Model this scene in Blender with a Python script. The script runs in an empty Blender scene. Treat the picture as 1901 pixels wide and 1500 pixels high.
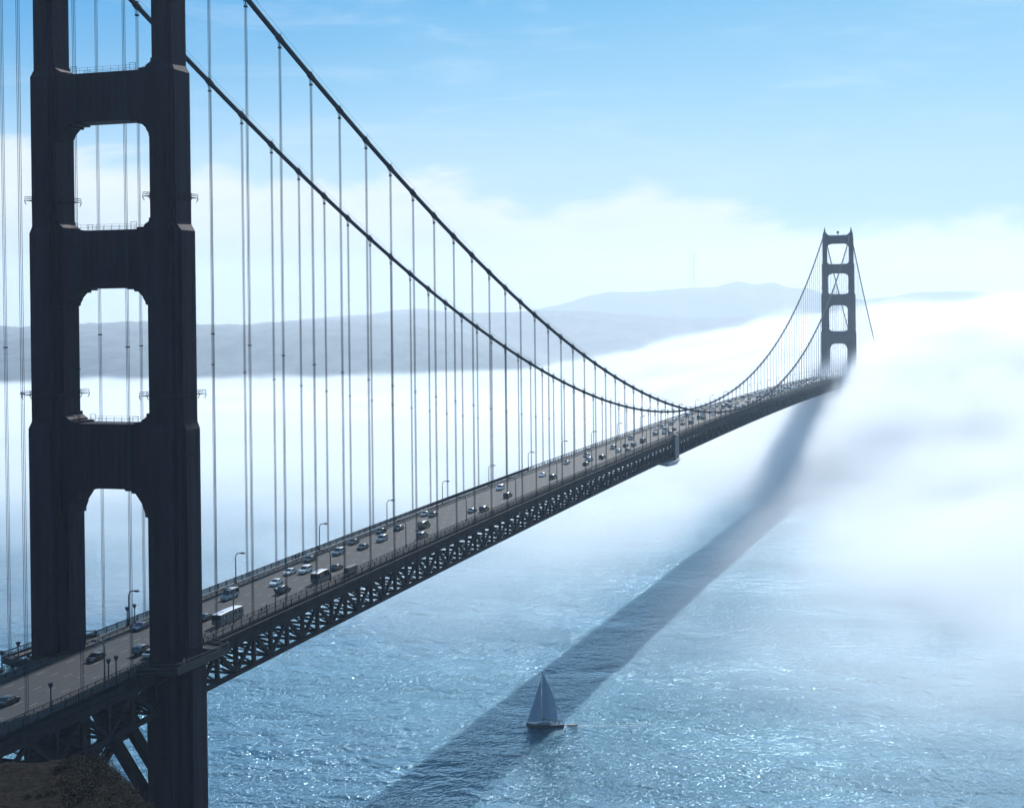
import bpy, math, random
from mathutils import Vector, Matrix
R = math.radians
random.seed(7)
S = bpy.context.scene
COL = S.collection

# ------------------------------------------------------------------ camera
CAM = Vector((-252.57, -173.993, 144.842))
YAW, PITCH, ROLL, FPX = 0.2911, -0.0083, -0.0104, 2680.39
F = Vector((math.cos(YAW)*math.cos(PITCH), math.sin(YAW)*math.cos(PITCH), math.sin(PITCH)))
RT = Vector((math.sin(YAW), -math.cos(YAW), 0))
UP = RT.cross(F)
r_ = RT*math.cos(ROLL)+UP*math.sin(ROLL)
u_ = -RT*math.sin(ROLL)+UP*math.cos(ROLL)
cd = bpy.data.cameras.new('camera')
cam = bpy.data.objects.new('camera', cd)
COL.objects.link(cam)
M = Matrix((r_, u_, -F)).transposed().to_4x4()
M.translation = CAM
cam.matrix_world = M
cd.sensor_fit = 'HORIZONTAL'
cd.sensor_width = 36
cd.lens = FPX/1901*36
cd.shift_x = (950.5-1074.40)/1901
cd.shift_y = (605.15-750)/1901
cd.clip_start = 0.5
cd.clip_end = 60000
S.camera = cam

# ------------------------------------------------------------------ render
S.view_settings.view_transform = 'Standard'
S.view_settings.look = 'None'
S.view_settings.gamma = 1
S.view_settings.exposure = 0.5
S.render.engine = 'CYCLES'
cy = S.cycles
cy.max_bounces = 8
cy.volume_bounces = 4
cy.transparent_max_bounces = 8
cy.diffuse_bounces = 2
cy.glossy_bounces = 2
cy.caustics_reflective = False
cy.caustics_refractive = False
cy.use_denoising = True
cy.sample_clamp_indirect = 4
cy.volume_step_rate = 1.0
cy.volume_max_steps = 512

# ------------------------------------------------------------------ sun and sky
SUN_EL, SUN_AZ = R(36), R(2.2)
sl = bpy.data.lights.new('sun', 'SUN')
sl.energy = 4.0
sl.angle = R(0.55)
sl.color = (1.0, 0.982, 0.955)
sun = bpy.data.objects.new('sun', sl)
sun_dir = Vector((math.cos(SUN_EL)*math.cos(SUN_AZ), math.cos(SUN_EL)*math.sin(SUN_AZ), math.sin(SUN_EL)))
sun.rotation_euler = sun_dir.to_track_quat('Z', 'Y').to_euler()
sun.location = (600, 0, 900)
COL.objects.link(sun)


class NT:
    """small helper round a node tree"""
    def __init__(s, nt):
        s.nt = nt; s.n = nt.nodes; s.l = nt.links
    def node(s, typ, **kw):
        nd = s.n.new(typ)
        for k, v in kw.items():
            setattr(nd, k, v)
        return nd
    def put(s, sock, v):
        if v is None: return
        if hasattr(v, 'is_output'): s.l.new(v, sock)
        else: sock.default_value = v
    def m(s, op, a, b=None, c=None, clamp=False):
        nd = s.node('ShaderNodeMath', operation=op, use_clamp=clamp)
        s.put(nd.inputs[0], a); s.put(nd.inputs[1], b)
        if c is not None: s.put(nd.inputs[2], c)
        return nd.outputs[0]
    def rng(s, v, a, b, c=0.0, d=1.0, kind='SMOOTHSTEP'):
        nd = s.node('ShaderNodeMapRange', interpolation_type=kind)
        s.put(nd.inputs[0], v); s.put(nd.inputs[1], a); s.put(nd.inputs[2], b); s.put(nd.inputs[3], c); s.put(nd.inputs[4], d)
        return nd.outputs[0]
    def noise(s, vec, scale, detail=3, rough=.5, dist=0.0):
        nd = s.node('ShaderNodeTexNoise')
        if vec is not None: s.l.new(vec, nd.inputs['Vector'])
        nd.inputs['Scale'].default_value = scale
        nd.inputs['Detail'].default_value = detail
        nd.inputs['Roughness'].default_value = rough
        nd.inputs['Distortion'].default_value = dist
        return nd.outputs[0]
    def vec(s, v, scale=(1, 1, 1), loc=(0, 0, 0), rot=(0, 0, 0)):
        nd = s.node('ShaderNodeMapping')
        s.l.new(v, nd.inputs[0])
        nd.inputs['Location'].default_value = loc
        nd.inputs['Rotation'].default_value = rot
        nd.inputs['Scale'].default_value = scale
        return nd.outputs[0]
    def mix(s, f, a, b):
        nd = s.node('ShaderNodeMix', data_type='RGBA')
        s.put(nd.inputs[0], f); s.put(nd.inputs[6], a); s.put(nd.inputs[7], b)
        return nd.outputs[2]


W = bpy.data.worlds.new('World')
S.world = W
W.use_nodes = True
t = NT(W.node_tree)
bg = t.n['Background']
sky = t.node('ShaderNodeTexSky')
sky.sky_type = 'NISHITA'
sky.sun_disc = False
sky.sun_elevation = SUN_EL
sky.sun_rotation = R(90)-SUN_AZ
sky.altitude = 150
sky.air_density = 1.0
sky.dust_density = 0.6
sky.ozone_density = 1.0
tc = t.node('ShaderNodeTexCoord')
sep = t.node('ShaderNodeSeparateXYZ')
t.l.new(tc.outputs['Generated'], sep.inputs[0])
z = sep.outputs[2]
az = t.m('ARCTAN2', sep.outputs[1], sep.outputs[0])
# blue deepening with height, whitening towards the horizon
ramp = t.node('ShaderNodeValToRGB')
t.l.new(t.rng(z, -0.02, 0.6, kind='LINEAR'), ramp.inputs[0])
cr = ramp.color_ramp
def zz(v): return (v+0.02)/0.62
stops = [(0.0, (.50, .60, .68)), (0.05, (.46, .58, .67)), (0.10, (.39, .55, .67)), (0.15, (.22, .44, .62)), (0.22, (.06, .30, .56)), (0.6, (.03, .13, .34))]
cr.elements[0].position = zz(stops[0][0]); cr.elements[0].color = (*stops[0][1], 1)
cr.elements[1].position = 1.0; cr.elements[1].color = (*stops[-1][1], 1)
for p, c in stops[1:-1]:
    e = cr.elements.new(zz(p)); e.color = (*c, 1)
# clouds: a low cumulus band, its top higher on the left (east)
cv = t.node('ShaderNodeCombineXYZ')
t.l.new(az, cv.inputs[0]); t.l.new(t.m('MULTIPLY', z, 2.4), cv.inputs[1])
cn = t.noise(cv.outputs[0], 9.0, 8, .58, .3)
cn2 = t.noise(cv.outputs[0], 30.0, 5, .6)
topz = t.rng(az, 0.0, 0.62, 0.060, 0.108, 'LINEAR')
edge = t.m('ADD', topz, t.m('MULTIPLY', t.m('SUBTRACT', cn, .5), .11))
edge = t.m('ADD', edge, t.m('MULTIPLY', t.m('SUBTRACT', cn2, .5), .018))
cl = t.rng(t.m('SUBTRACT', edge, z), -0.007, 0.018)
body = t.rng(t.m('SUBTRACT', edge, z), 0.015, 0.07)
ccol = t.mix(body, (.76, .745, .735, 1), (.61, .615, .62, 1))
ccol = t.mix(t.rng(t.noise(t.vec(cv.outputs[0], (1, 1.6, 1), (3, 1, 0)), 14.0, 7, .62, .4), .4, .68, 0, .6), ccol, (.72, .715, .71, 1))
wisp = t.rng(t.noise(t.vec(cv.outputs[0], (1, 2.2, 1)), 7.0, 6, .6, .5), .48, .75, 0, .42)
s0 = t.mix(wisp, ramp.outputs[0], (.52, .64, .74, 1))
# deeper blue away from the sun, paler towards it
s0 = t.mix(t.m('MULTIPLY', t.rng(az, .3, .72, 0, .5), t.rng(z, .08, .2)), s0, (.012, .20, .50, 1))
s0 = t.mix(t.rng(az, .55, -.05, 0, .38), s0, (.30, .52, .68, 1))
s1 = t.mix(t.m('MULTIPLY', cl, .76), s0, ccol)
nm = t.node('ShaderNodeMix', data_type='RGBA', blend_type='MULTIPLY')
nm.inputs[0].default_value = 1
t.l.new(sky.outputs[0], nm.inputs[6]); nm.inputs[7].default_value = (.08, .105, .105, 1)
fin = t.mix(t.rng(z, 0.25, 0.7, 1.0, .35), nm.outputs[2], s1)
t.l.new(fin, bg.inputs[0])
bg.inputs[1].default_value = 1.0

# ------------------------------------------------------------------ tags and mesh builder
def tag(o, label=None, cat=None, group=None, kind=None):
    if label: o['label'] = label
    if cat: o['category'] = cat
    if group: o['group'] = group
    if kind: o['kind'] = kind
    return o

def empty(name, loc=(0, 0, 0), parent=None):
    o = bpy.data.objects.new(name, None)
    o.location = loc
    o.empty_display_size = 1
    COL.objects.link(o)
    if parent: o.parent = parent
    return o


class MB:
    def __init__(s):
        s.v = []; s.f = []
    def box(s, x0, x1, y0, y1, z0, z1):
        b = len(s.v)
        s.v += [(x0, y0, z0), (x1, y0, z0), (x1, y1, z0), (x0, y1, z0), (x0, y0, z1), (x1, y0, z1), (x1, y1, z1), (x0, y1, z1)]
        s.f += [(b, b+3, b+2, b+1), (b+4, b+5, b+6, b+7), (b, b+1, b+5, b+4), (b+1, b+2, b+6, b+5), (b+2, b+3, b+7, b+6), (b+3, b, b+4, b+7)]
        return s
    def cbox(s, c, d):
        return s.box(c[0]-d[0]/2, c[0]+d[0]/2, c[1]-d[1]/2, c[1]+d[1]/2, c[2]-d[2]/2, c[2]+d[2]/2)
    def bar(s, p0, p1, w, h, up=(0, 0, 1)):
        p0 = Vector(p0); p1 = Vector(p1); d = (p1-p0).normalized(); up = Vector(up)
        if abs(d.dot(up)) > .99: up = Vector((1, 0, 0))
        a = d.cross(up).normalized()*w/2; c = a.cross(d).normalized()*h/2
        b = len(s.v)
        for p in (p0, p1):
            s.v += [tuple(p-a-c), tuple(p+a-c), tuple(p+a+c), tuple(p-a+c)]
        s.f += [(b, b+1, b+2, b+3), (b+7, b+6, b+5, b+4), (b, b+4, b+5, b+1), (b+1, b+5, b+6, b+2), (b+2, b+6, b+7, b+3), (b+3, b+7, b+4, b)]
        return s
    def tube(s, pts, r, n=8, cap=True):
        pts = [Vector(p) for p in pts]
        rr = r if isinstance(r, (list, tuple)) else [r]*len(pts)
        b = len(s.v)
        for i, p in enumerate(pts):
            d = (pts[min(i+1, len(pts)-1)]-pts[max(i-1, 0)]).normalized()
            up = Vector((0, 0, 1)) if abs(d.z) < .95 else Vector((1, 0, 0))
            a = d.cross(up).normalized(); c = a.cross(d).normalized()
            for k in range(n):
                th = 2*math.pi*k/n
                s.v.append(tuple(p+(a*math.cos(th)+c*math.sin(th))*rr[i]))
        for i in range(len(pts)-1):
            for k in range(n):
                k2 = (k+1) % n
                s.f.append((b+i*n+k, b+i*n+k2, b+(i+1)*n+k2, b+(i+1)*n+k))
        if cap:
            s.f.append(tuple(b+k for k in reversed(range(n))))
            e = b+(len(pts)-1)*n
            s.f.append(tuple(e+k for k in range(n)))
        return s
    def loft(s, rings, cap=True):
        n = len(rings[0]); b = len(s.v)
        for rg in rings: s.v += [tuple(p) for p in rg]
        for i in range(len(rings)-1):
            for k in range(n):
                k2 = (k+1) % n
                s.f.append((b+i*n+k, b+i*n+k2, b+(i+1)*n+k2, b+(i+1)*n+k))
        if cap:
            s.f.append(tuple(b+k for k in reversed(range(n))))
            e = b+(len(rings)-1)*n
            s.f.append(tuple(e+k for k in range(n)))
        return s
    def prism(s, poly, a0, a1, axis='x'):
        def P(u, v, a):
            return (a, u, v) if axis == 'x' else ((u, a, v) if axis == 'y' else (u, v, a))
        return s.loft([[P(u, v, a0) for u, v in poly], [P(u, v, a1) for u, v in poly]])
    def quad(s, a, b_, c, d):
        b = len(s.v); s.v += [a, b_, c, d]; s.f.append((b, b+1, b+2, b+3)); return s
    def build(s, name, mat, parent=None, smooth=False, fix=True):
        me = bpy.data.meshes.new(name)
        me.from_pydata(s.v, [], s.f)
        me.update()
        if mat is not None: me.materials.append(mat)
        if smooth:
            me.polygons.foreach_set('use_smooth', [True]*len(me.polygons))
        if fix:
            import bmesh
            bm = bmesh.new(); bm.from_mesh(me)
            bmesh.ops.recalc_face_normals(bm, faces=bm.faces)
            bm.to_mesh(me); bm.free()
        o = bpy.data.objects.new(name, me)
        COL.objects.link(o)
        if parent: o.parent = parent
        return o


# ------------------------------------------------------------------ materials
def mat(name, col, rough=.6, metal=0.0, spec=.5, var=0.0, vscale=.3, bump=0.0, bscale=2.0, coat=0.0, streak=False):
    m = bpy.data.materials.new(name)
    m.use_nodes = True
    t = NT(m.node_tree)
    b = t.n['Principled BSDF']
    b.inputs['Roughness'].default_value = rough
    b.inputs['Metallic'].default_value = metal
    b.inputs['Specular IOR Level'].default_value = spec
    b.inputs['Coat Weight'].default_value = coat
    b.inputs['Base Color'].default_value = (*col, 1)
    if var or bump:
        tc = t.node('ShaderNodeTexCoord')
        v = tc.outputs['Object']
        if streak: v = t.vec(v, (1, 1, .12))
        if var:
            n = t.noise(v, vscale, 5, .6)
            lo = tuple(c*(1-var) for c in col); hi = tuple(min(1, c*(1+var)) for c in col)
            t.l.new(t.mix(t.rng(n, .3, .7), (*lo, 1), (*hi, 1)), b.inputs['Base Color'])
        if bump:
            bn = t.node('ShaderNodeBump')
            bn.inputs['Strength'].default_value = bump
            t.l.new(t.noise(tc.outputs['Object'], bscale, 4, .6), bn.inputs['Height'])
            t.l.new(bn.outputs[0], b.inputs['Normal'])
    return m

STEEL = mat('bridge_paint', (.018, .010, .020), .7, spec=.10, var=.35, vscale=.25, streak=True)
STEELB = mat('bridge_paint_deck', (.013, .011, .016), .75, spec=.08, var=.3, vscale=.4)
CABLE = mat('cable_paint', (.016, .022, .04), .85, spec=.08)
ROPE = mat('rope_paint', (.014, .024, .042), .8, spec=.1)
RAIL = mat('rail_paint', (.018, .015, .018), .6, spec=.25, var=.3, vscale=.5)
WALK = mat('walk_concrete', (.040, .042, .046), .85, var=.2, vscale=.6)
LAMPM = mat('lamp_metal', (.035, .035, .042), .45)
GLASS = mat('car_glass', (.012, .015, .02), .08, spec=.8)
TYRE = mat('tyre_rubber', (.012, .012, .012), .8)
CHROME = mat('headlight_glass', (.5, .5, .5), .12, spec=.8)


def road_mat():
    m = bpy.data.materials.new('asphalt'); m.use_nodes = True
    t = NT(m.node_tree); b = t.n['Principled BSDF']
    tc = t.node('ShaderNodeTexCoord'); v = tc.outputs['Object']
    sp = t.node('ShaderNodeSeparateXYZ'); t.l.new(v, sp.inputs[0])
    n1 = t.noise(t.vec(v, (.02, 1.2, 1)), 1.5, 6, .65)
    n2 = t.noise(v, .6, 5, .6)
    # darker oil stripe down the middle of every lane, lighter wheel tracks
    lane = t.m('ABSOLUTE', t.m('SUBTRACT', t.m('FRACT', t.m('DIVIDE', t.m('ADD', sp.outputs[1], 9.3), 3.1)), .5))
    oil = t.rng(lane, 0.0, .16, 1, 0)
    c = t.mix(t.rng(n1, .3, .7), (.012, .015, .019, 1), (.022, .027, .033, 1))
    c = t.mix(t.rng(n2, .35, .7, 0, .5), c, (.018, .021, .026, 1))
    c = t.mix(t.m('MULTIPLY', oil, .45), c, (.030, .030, .030, 1))
    # transverse joints between the deck panels
    j = t.m('ABSOLUTE', t.m('SUBTRACT', t.m('FRACT', t.m('DIVIDE', sp.outputs[0], 15.24)), .5))
    c = t.mix(t.rng(j, .0, .018, .6, 0), c, (.02, .02, .02, 1))
    t.l.new(c, b.inputs['Base Color'])
    b.inputs['Roughness'].default_value = .75
    b.inputs['Specular IOR Level'].default_value = .25
    return m
ROAD = road_mat()
PAINTW = mat('road_paint', (.12, .12, .12), .7, var=.3, vscale=2)

# ------------------------------------------------------------------ bridge profile
SP = 15.24
L = 1280.16
YC = 13.7
def para(x):
    return 1-((x-640.08)/640.08)**2
def zroad(x):
    if x < 0: return 76.9+0.0216*x
    if x > L: return 76.9-0.0216*(x-L)
    return 76.9+6.9*para(x)
def zcable(x):
    if x < 0:
        k = -x/343; return 225.5-150*k-22*k*(1-k)
    if x > L:
        k = (x-L)/343; return 225.5-150*k-22*k*(1-k)
    return 85.76+142.48*((x-640.08)/640.08)**2
X0, X1 = -343.0, L+343.0
def xs(step, a=X0, b=X1):
    n = int(round((b-a)/step)); return [a+(b-a)*i/n for i in range(n+1)]

bridge = tag(empty('suspension_bridge', (0, 0, 0)),
             'long dark suspension bridge with two portal towers crossing the foggy strait', 'bridge')

# --- towers
LV = [  # z0, z1, hx, hy, ax, ay
    (0, 13, 7.5, 7.5, 5.0, 5.0),
    (13, 76.5, 6.2, 5.2, 2.6, 2.8),
    (76.5, 124.2, 5.5, 4.45, 2.5, 2.5),
    (124.2, 163.6, 4.7, 3.9, 2.5, 2.3),
    (163.6, 195.2, 4.2, 2.9, 2.8, 2.0),
    (195.2, 223.0, 3.6, 2.25, 2.6, 1.6),
    (223.0, 225.6, 3.0, 1.9, 2.0, 1.3)]
def ring(hx, hy, ax, ay, z):
    mx = (hx+ax)/2; my = (hy+ay)/2
    q = [(hx, ay), (mx, ay), (mx, my), (ax, my), (ax, hy)]
    pts = list(q)
    pts += [(-x, y) for x, y in reversed(q)]
    pts += [(-x, -y) for x, y in q]
    pts += [(x, -y) for x, y in reversed(q)]
    return [(x, y, z) for x, y in pts]

def strut(zb, zt, hyb, hyt, big=False):
    """outline of a portal strut with stepped corbels"""
    yb = YC-hyb+1.2; yt = YC-hyt+1.2
    w = 3.4 if big else 2.9
    h = 5.4 if big else 3.4
    ib = YC-hyb; it = YC-hyt
    right = [(ib-w-1.5, zb), (ib-w-1.5, zb-.35), (ib-w, zb-.35), (ib-w, zb-.8), (ib-w+.9, zb-.8), (ib-.9, zb-h*.55), (ib-.9, zb-h*.62), (ib-.35, zb-h*.85), (ib-.35, zb-h), (yb, zb-h-.3),
             (yt, zt+2.2), (it-.2, zt+2.2), (it-.25, zt+1.5), (it-1.4, zt+.75), (it-1.4, zt+.45), (it-3.0, zt+.4), (it-3.0, zt)]
    left = [(-y, z) for y, z in reversed(right)]
    return right+left

def tower(x0):
    tw = empty('tower', (x0, 0, 0), bridge)
    for sy in (-1, 1):
        m = MB(); rings = []
        for i, (z0, z1, hx, hy, ax, ay) in enumerate(LV):
            if i == 0: rings.append(ring(hx, hy, ax, ay, z0))
            ch = 1.7 if i < len(LV)-1 else .3
            if i > 0: rings.append(ring(hx, hy, ax, ay, z0+.0))
            rings.append(ring(hx, hy, ax, ay, z1-ch))
        # outwardly stepped edges: each level narrows through a short sloping shoulder
        rings = []
        for i, (z0, z1, hx, hy, ax, ay) in enumerate(LV):
            rings.append(ring(hx, hy, ax, ay, z0 if i == 0 else z0))
            rings.append(ring(hx, hy, ax, ay, z1-1.4 if i < len(LV)-1 else z1))
        m.loft(rings)
        # narrow vertical plate seams standing proud of the broad faces
        for (z0, z1, hx, hy, ax, ay) in LV[1:-1]:
            for k in (-.55, .55):
                m.box(-hx-.05, -hx, k*ay-.12, k*ay+.12, z0+.6, z1-2.4)
                m.box(k*ax-.12, k*ax+.12, -hy-.05, -hy, z0+.6, z1-2.4)
                m.box(k*ax-.12, k*ax+.12, hy, hy+.05, z0+.6, z1-2.4)
            zz_ = z0+4
            while zz_ < z1-4:
                m.box(-hx-.06, -hx, -ay+.02, ay-.02, zz_, zz_+.22)
                m.box(-ax+.02, ax-.02, -hy-.06, -hy, zz_, zz_+.22)
                zz_ += 6.1
        leg = m.build('leg', STEEL, tw); leg.location = (0, sy*YC, 0)
        # saddle housing, finial and beacon
        m = MB(); m.loft([ring(3.4, 1.9, 1.5, 1.0, 225.6), ring(3.0, 1.5, 1.2, .8, 227.2), ring(.9, .9, .5, .5, 228.6), ring(.25, .25, .15, .15, 233.0)])
        sd = m.build('saddle_housing', STEEL, tw); sd.location = (0, sy*YC, 0)
        # inspection galleries round the leg
        for zg, hx, hy in ((169.0, 4.2, 2.9), (129.6, 4.7, 3.9)):
            g = MB()
            for e in (1, -1):
                g.box(-hx-0.45, hx+0.45, e*(hy+.1), e*(hy+0.45), zg-.12, zg)
                g.box(e*(hx+.1), e*(hx+0.45), -hy, hy, zg-.115, zg-.005)
                for hh in (.35, .7):
                    g.bar((-hx-0.4, e*(hy+0.4), zg+hh), (hx+0.4, e*(hy+0.4), zg+hh), .07, .07)
                    g.bar((e*(hx+0.4), -hy-0.4, zg+hh), (e*(hx+0.4), hy+0.4, zg+hh), .07, .07)
                for k in range(5):
                    xx = (-1+k*.5)*(hx+0.4); yy = (-1+k*.5)*(hy+0.4)
                    g.bar((xx, e*(hy+0.4), zg), (xx, e*(hy+0.4), zg+.75), .07, .07)
                    g.bar((e*(hx+0.4), yy, zg), (e*(hx+0.4), yy, zg+.75), .07, .07)
                    g.bar((xx, e*(hy+.1), zg-.9), (xx, e*(hy+.55), zg-.1), .12, .12)
            go = g.build('inspection_gallery', STEELB, tw); go.location = (0, sy*YC, 0)
    for zb, zt, hb, ht, tx, big in ((215.6, 224.4, 2.25, 2.25, 2.1, 0), (184.4, 194.2, 2.9, 2.4, 2.5, 0), (151.0, 162.6, 3.9, 3.0, 2.8, 0), (110.8, 123.8, 4.45, 4.0, 3.0, 1)):
        m = MB(); m.prism(strut(zb, zt, hb, ht, big), -tx, tx)
        # raised vertical ribs on both faces
        for k in range(-4, 5):
            for e in (-1, 1):
                a, b = (e*tx, e*(tx+.12)) if e > 0 else (-tx-.12, -tx)
                m.box(a, b, k*1.5-.22, k*1.5+.22, zb+1.0, zt-1.0)
        st = m.build('portal_strut', STEEL, tw)
        r = MB()
        for e in (-1, 1):
            r.bar((e*(tx-.3), -7.2, zt+1.15), (e*(tx-.3), 7.2, zt+1.15), .04, .04)
            r.bar((e*(tx-.3), -7.2, zt+.6), (e*(tx-.3), 7.2, zt+.6), .05, .05)
            for k in range(9):
                y = -7.2+1.8*k; r.bar((e*(tx-.3), y, zt), (e*(tx-.3), y, zt+1.18), .04, .04)
            for sy in (-1, 1):
                for y in (6.2, 7.5):
                    r.bar((e*(tx-.3), sy*y, zt), (e*(tx-.3), sy*y, zt+1.5), .07, .07)
                r.bar((e*(tx-.3), sy*6.2, zt+1.5), (e*(tx-.3), sy*7.5, zt+1.5), .07, .07)
        r.build('handrail', STEELB, st)
    # beacon on the top strut
    b = MB(); b.tube([(0, 0, 224.4), (0, 0, 226.2)], .25, 8)
    b.tube([(0, 0, 226.2), (0, 0, 226.9), (0, 0, 228.3), (0, 0, 229.0)], [.5, 1.35, 1.35, .5], 12)
    b.build('beacon', STEELB, tw)
    # cross bracing below the deck
    for z0, z1 in ((48.5, 76.0), (20.0, 47.0)):
        m = MB(); h = YC-4.9
        for x in (-3.2, 3.2):
            m.bar((x, -h-1, z0), (x, h+1, z1), 1.5, 2.3, (1, 0, 0))
            m.bar((x, h+1, z0), (x, -h-1, z1), 1.4, 2.28, (1, 0, 0))
        m.box(-3.3, 3.3, -h-.6, h+.6, z0-1.6, z0+.4)
        m.prism([(-3.2, (z0+z1)/2), (0, (z0+z1)/2-3.4), (3.2, (z0+z1)/2), (0, (z0+z1)/2+3.4)], -4.0, 4.0)
        m.build('cross_brace', STEEL, tw)
    p = MB(); p.loft([[(x*a, y*a*1.0, z) for x, y in ((-22, -30), (22, -30), (28, -20), (28, 20), (22, 30), (-22, 30), (-28, 20), (-28, -20))] for z, a in ((-3, 1.05), (9, 1.0), (11, .96), (13.2, .9))])
    p.build('pier', mat('pier_concrete', (.22, .21, .2), .9, var=.25), tw)
    return tw
tower(0.0)
tower(L)

# --- main cables
for sy in (-1, 1):
    pts = [(x, sy*YC, zcable(x)) for x in xs(7.62)]
    pts = [(x, sy*YC, zcable(x)) for x in xs(7.62, X0, 0)] + [(x, sy*YC, zcable(x)) for x in xs(7.62, 0, L)][1:] + [(x, sy*YC, zcable(x)) for x in xs(7.62, L, X1)][1:]
    MB().tube(pts, .56, 10).build('main_cable', CABLE, bridge, smooth=True)
    h = MB()
    for e in (-.45, .45):
        h.tube([(x, y+e, zz_+1.55) for x, y, zz_ in pts if 0 <= x <= L], .035, 4)
    for i in range(1, 84):
        x = i*SP
        for e in (-.45, .45):
            h.bar((x, sy*YC+e*.6, zcable(x)+.4), (x, sy*YC+e, zcable(x)+1.58), .06, .06)
    h.build('cable_handrail', CABLE, bridge)

# --- suspenders: band, socket and four ropes; the hundred that show largest are single parts
def suspender_mesh(m, x, sy):
    y = sy*YC; zc = zcable(x); zb = zroad(x)-1.3
    dz = (zcable(x+.5)-zcable(x-.5))
    sg = 1 if dz > 0 else -1
    m.tube([(x-.75, y, zc-.75*dz), (x-.75, y, zc-.75*dz), (x+.75, y, zc+.75*dz)], .74, 10)
    m.box(x-.5, x+.5, y-.16, y+.16, zc+.3, zc+1.05)
    lo = zc-1.9 if zc-zb > 8 else zc-.7
    for ex in (-.21, .21):
        for ey in (-.16, .16):
            m.bar((x+ex*1.9, y+ey*2.2, zc-.2), (x+ex, y+ey, lo), .10, .10)
            if lo > zb: m.tube([(x+ex, y+ey, lo), (x+ex, y+ey, zb)], .048, 5)
    if lo > zb+3: m.box(x-.38, x+.38, y-.32, y+.32, lo-.35, lo)
    if zc-zb > 60: m.box(x-.34, x+.34, y-.30, y+.30, (zc*.45+zb*.55)-.12, (zc*.45+zb*.55)+.12)
near = []
rest = MB()
for i in range(-20, 105):
    x = i*SP
    if i in (0, 84) or x < X0+10 or x > X1-10: continue
    if zcable(x) < zroad(x)+.5: continue
    for sy in (-1, 1):
        if -1 < i <= 50:
            m = MB(); suspender_mesh(m, x, sy)
            m.build('suspender', ROPE, bridge)
        else:
            suspender_mesh(rest, x, sy)
tag(rest.build('suspender', ROPE, bridge), kind='stuff')

# --- deck
deck = empty('deck', (0, 0, 0), bridge)
STX = xs(7.62, X0, 0)+xs(7.62, 0, L)[1:]+xs(7.62, L, X1)[1:]
def strip(y0, y1, za, zb, name, mt, xa=X0, xb=X1):
    """solid running along the deck between lateral positions y0..y1 and offsets za..zb from the road"""
    m = MB()
    pts = [x for x in STX if xa <= x <= xb]
    m.loft([[(x, y0, zroad(x)+za), (x, y1, zroad(x)+za), (x, y1, zroad(x)+zb), (x, y0, zroad(x)+zb)] for x in pts])
    return m
strip(-9.35, 9.35, -.45, 0, '', 0).build('roadway', ROAD, deck)
for sy in (-1, 1):
    a, b = sorted((sy*9.35, sy*9.75))
    strip(a, b, -.45, .28, '', 0).build('curb', WALK, deck)
    a, b = sorted((sy*9.75, sy*12.9))
    strip(a, b, -.1, .18, '', 0).build('sidewalk', WALK, deck)
# lane markings
mk = MB()
for y in (-6.2, -3.1, 0, 3.1, 6.2):
    x = -330.0
    while x < 1610:
        mk.quad((x, y-.09, zroad(x)+.006), (x+2.6, y-.09, zroad(x+2.6)+.006), (x+2.6, y+.09, zroad(x+2.6)+.006), (x, y+.09, zroad(x)+.006))
        x += 9.2
for k in range(6):     # short ticks across the road beside the near tower
    y = 1.0+k*1.35
    mk.quad((12.0+.5*k, y, zroad(12)+.010), (13.4+.5*k, y, zroad(12)+.010), (13.4+.5*k, y+.5, zroad(12)+.010), (12+.5*k, y+.5, zroad(12)+.010))
mk.build('lane_marking', PAINTW, deck, fix=False)
# railings: inner safety rail at the curb and outer pedestrian rail
for sy in (-1, 1):
    m = MB()
    yo = sy*13.0
    for hh, w in ((1.35, .16), (.30, .10)):
        for a, b in zip(STX[:-1], STX[1:]):
            if abs(a) < 7.6 and abs(b) < 7.7: pass
            m.bar((a, yo, zroad(a)+hh), (b, yo, zroad(b)+hh), w, w*.8)
    x = X0
    while x < 760:
        st = (.3 if sy > 0 else .45) if x > -70 else 2
        if x > 300: st = .8
        m.box(x-.05, x+.05, yo-.04, yo+.04, zroad(x)+.3, zroad(x)+1.3); x += st
    while x < X1:
        m.box(x-.12, x+.12, yo-.05, yo+.05, zroad(x)+.3, zroad(x)+1.3); x += 1.6
    for x in xs(3.81):
        m.box(x-.11, x+.11, yo-.1, yo+.1, zroad(x)-.4, zroad(x)+1.5)
    m.build('railing', RAIL, deck)
    m = MB(); yi = sy*9.9
    for hh, w in ((.85, .12), (.55, .07)):
        for a, b in zip(STX[:-1], STX[1:]):
            m.bar((a, yi, zroad(a)+hh), (b, yi, zroad(b)+hh), w, w)
    for x in xs(2.54, -100, L):
        m.box(x-.06, x+.06, yi-.06, yi+.06, zroad(x)+.15, zroad(x)+.85)
    m.build('safety_rail', RAIL, deck)

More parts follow.
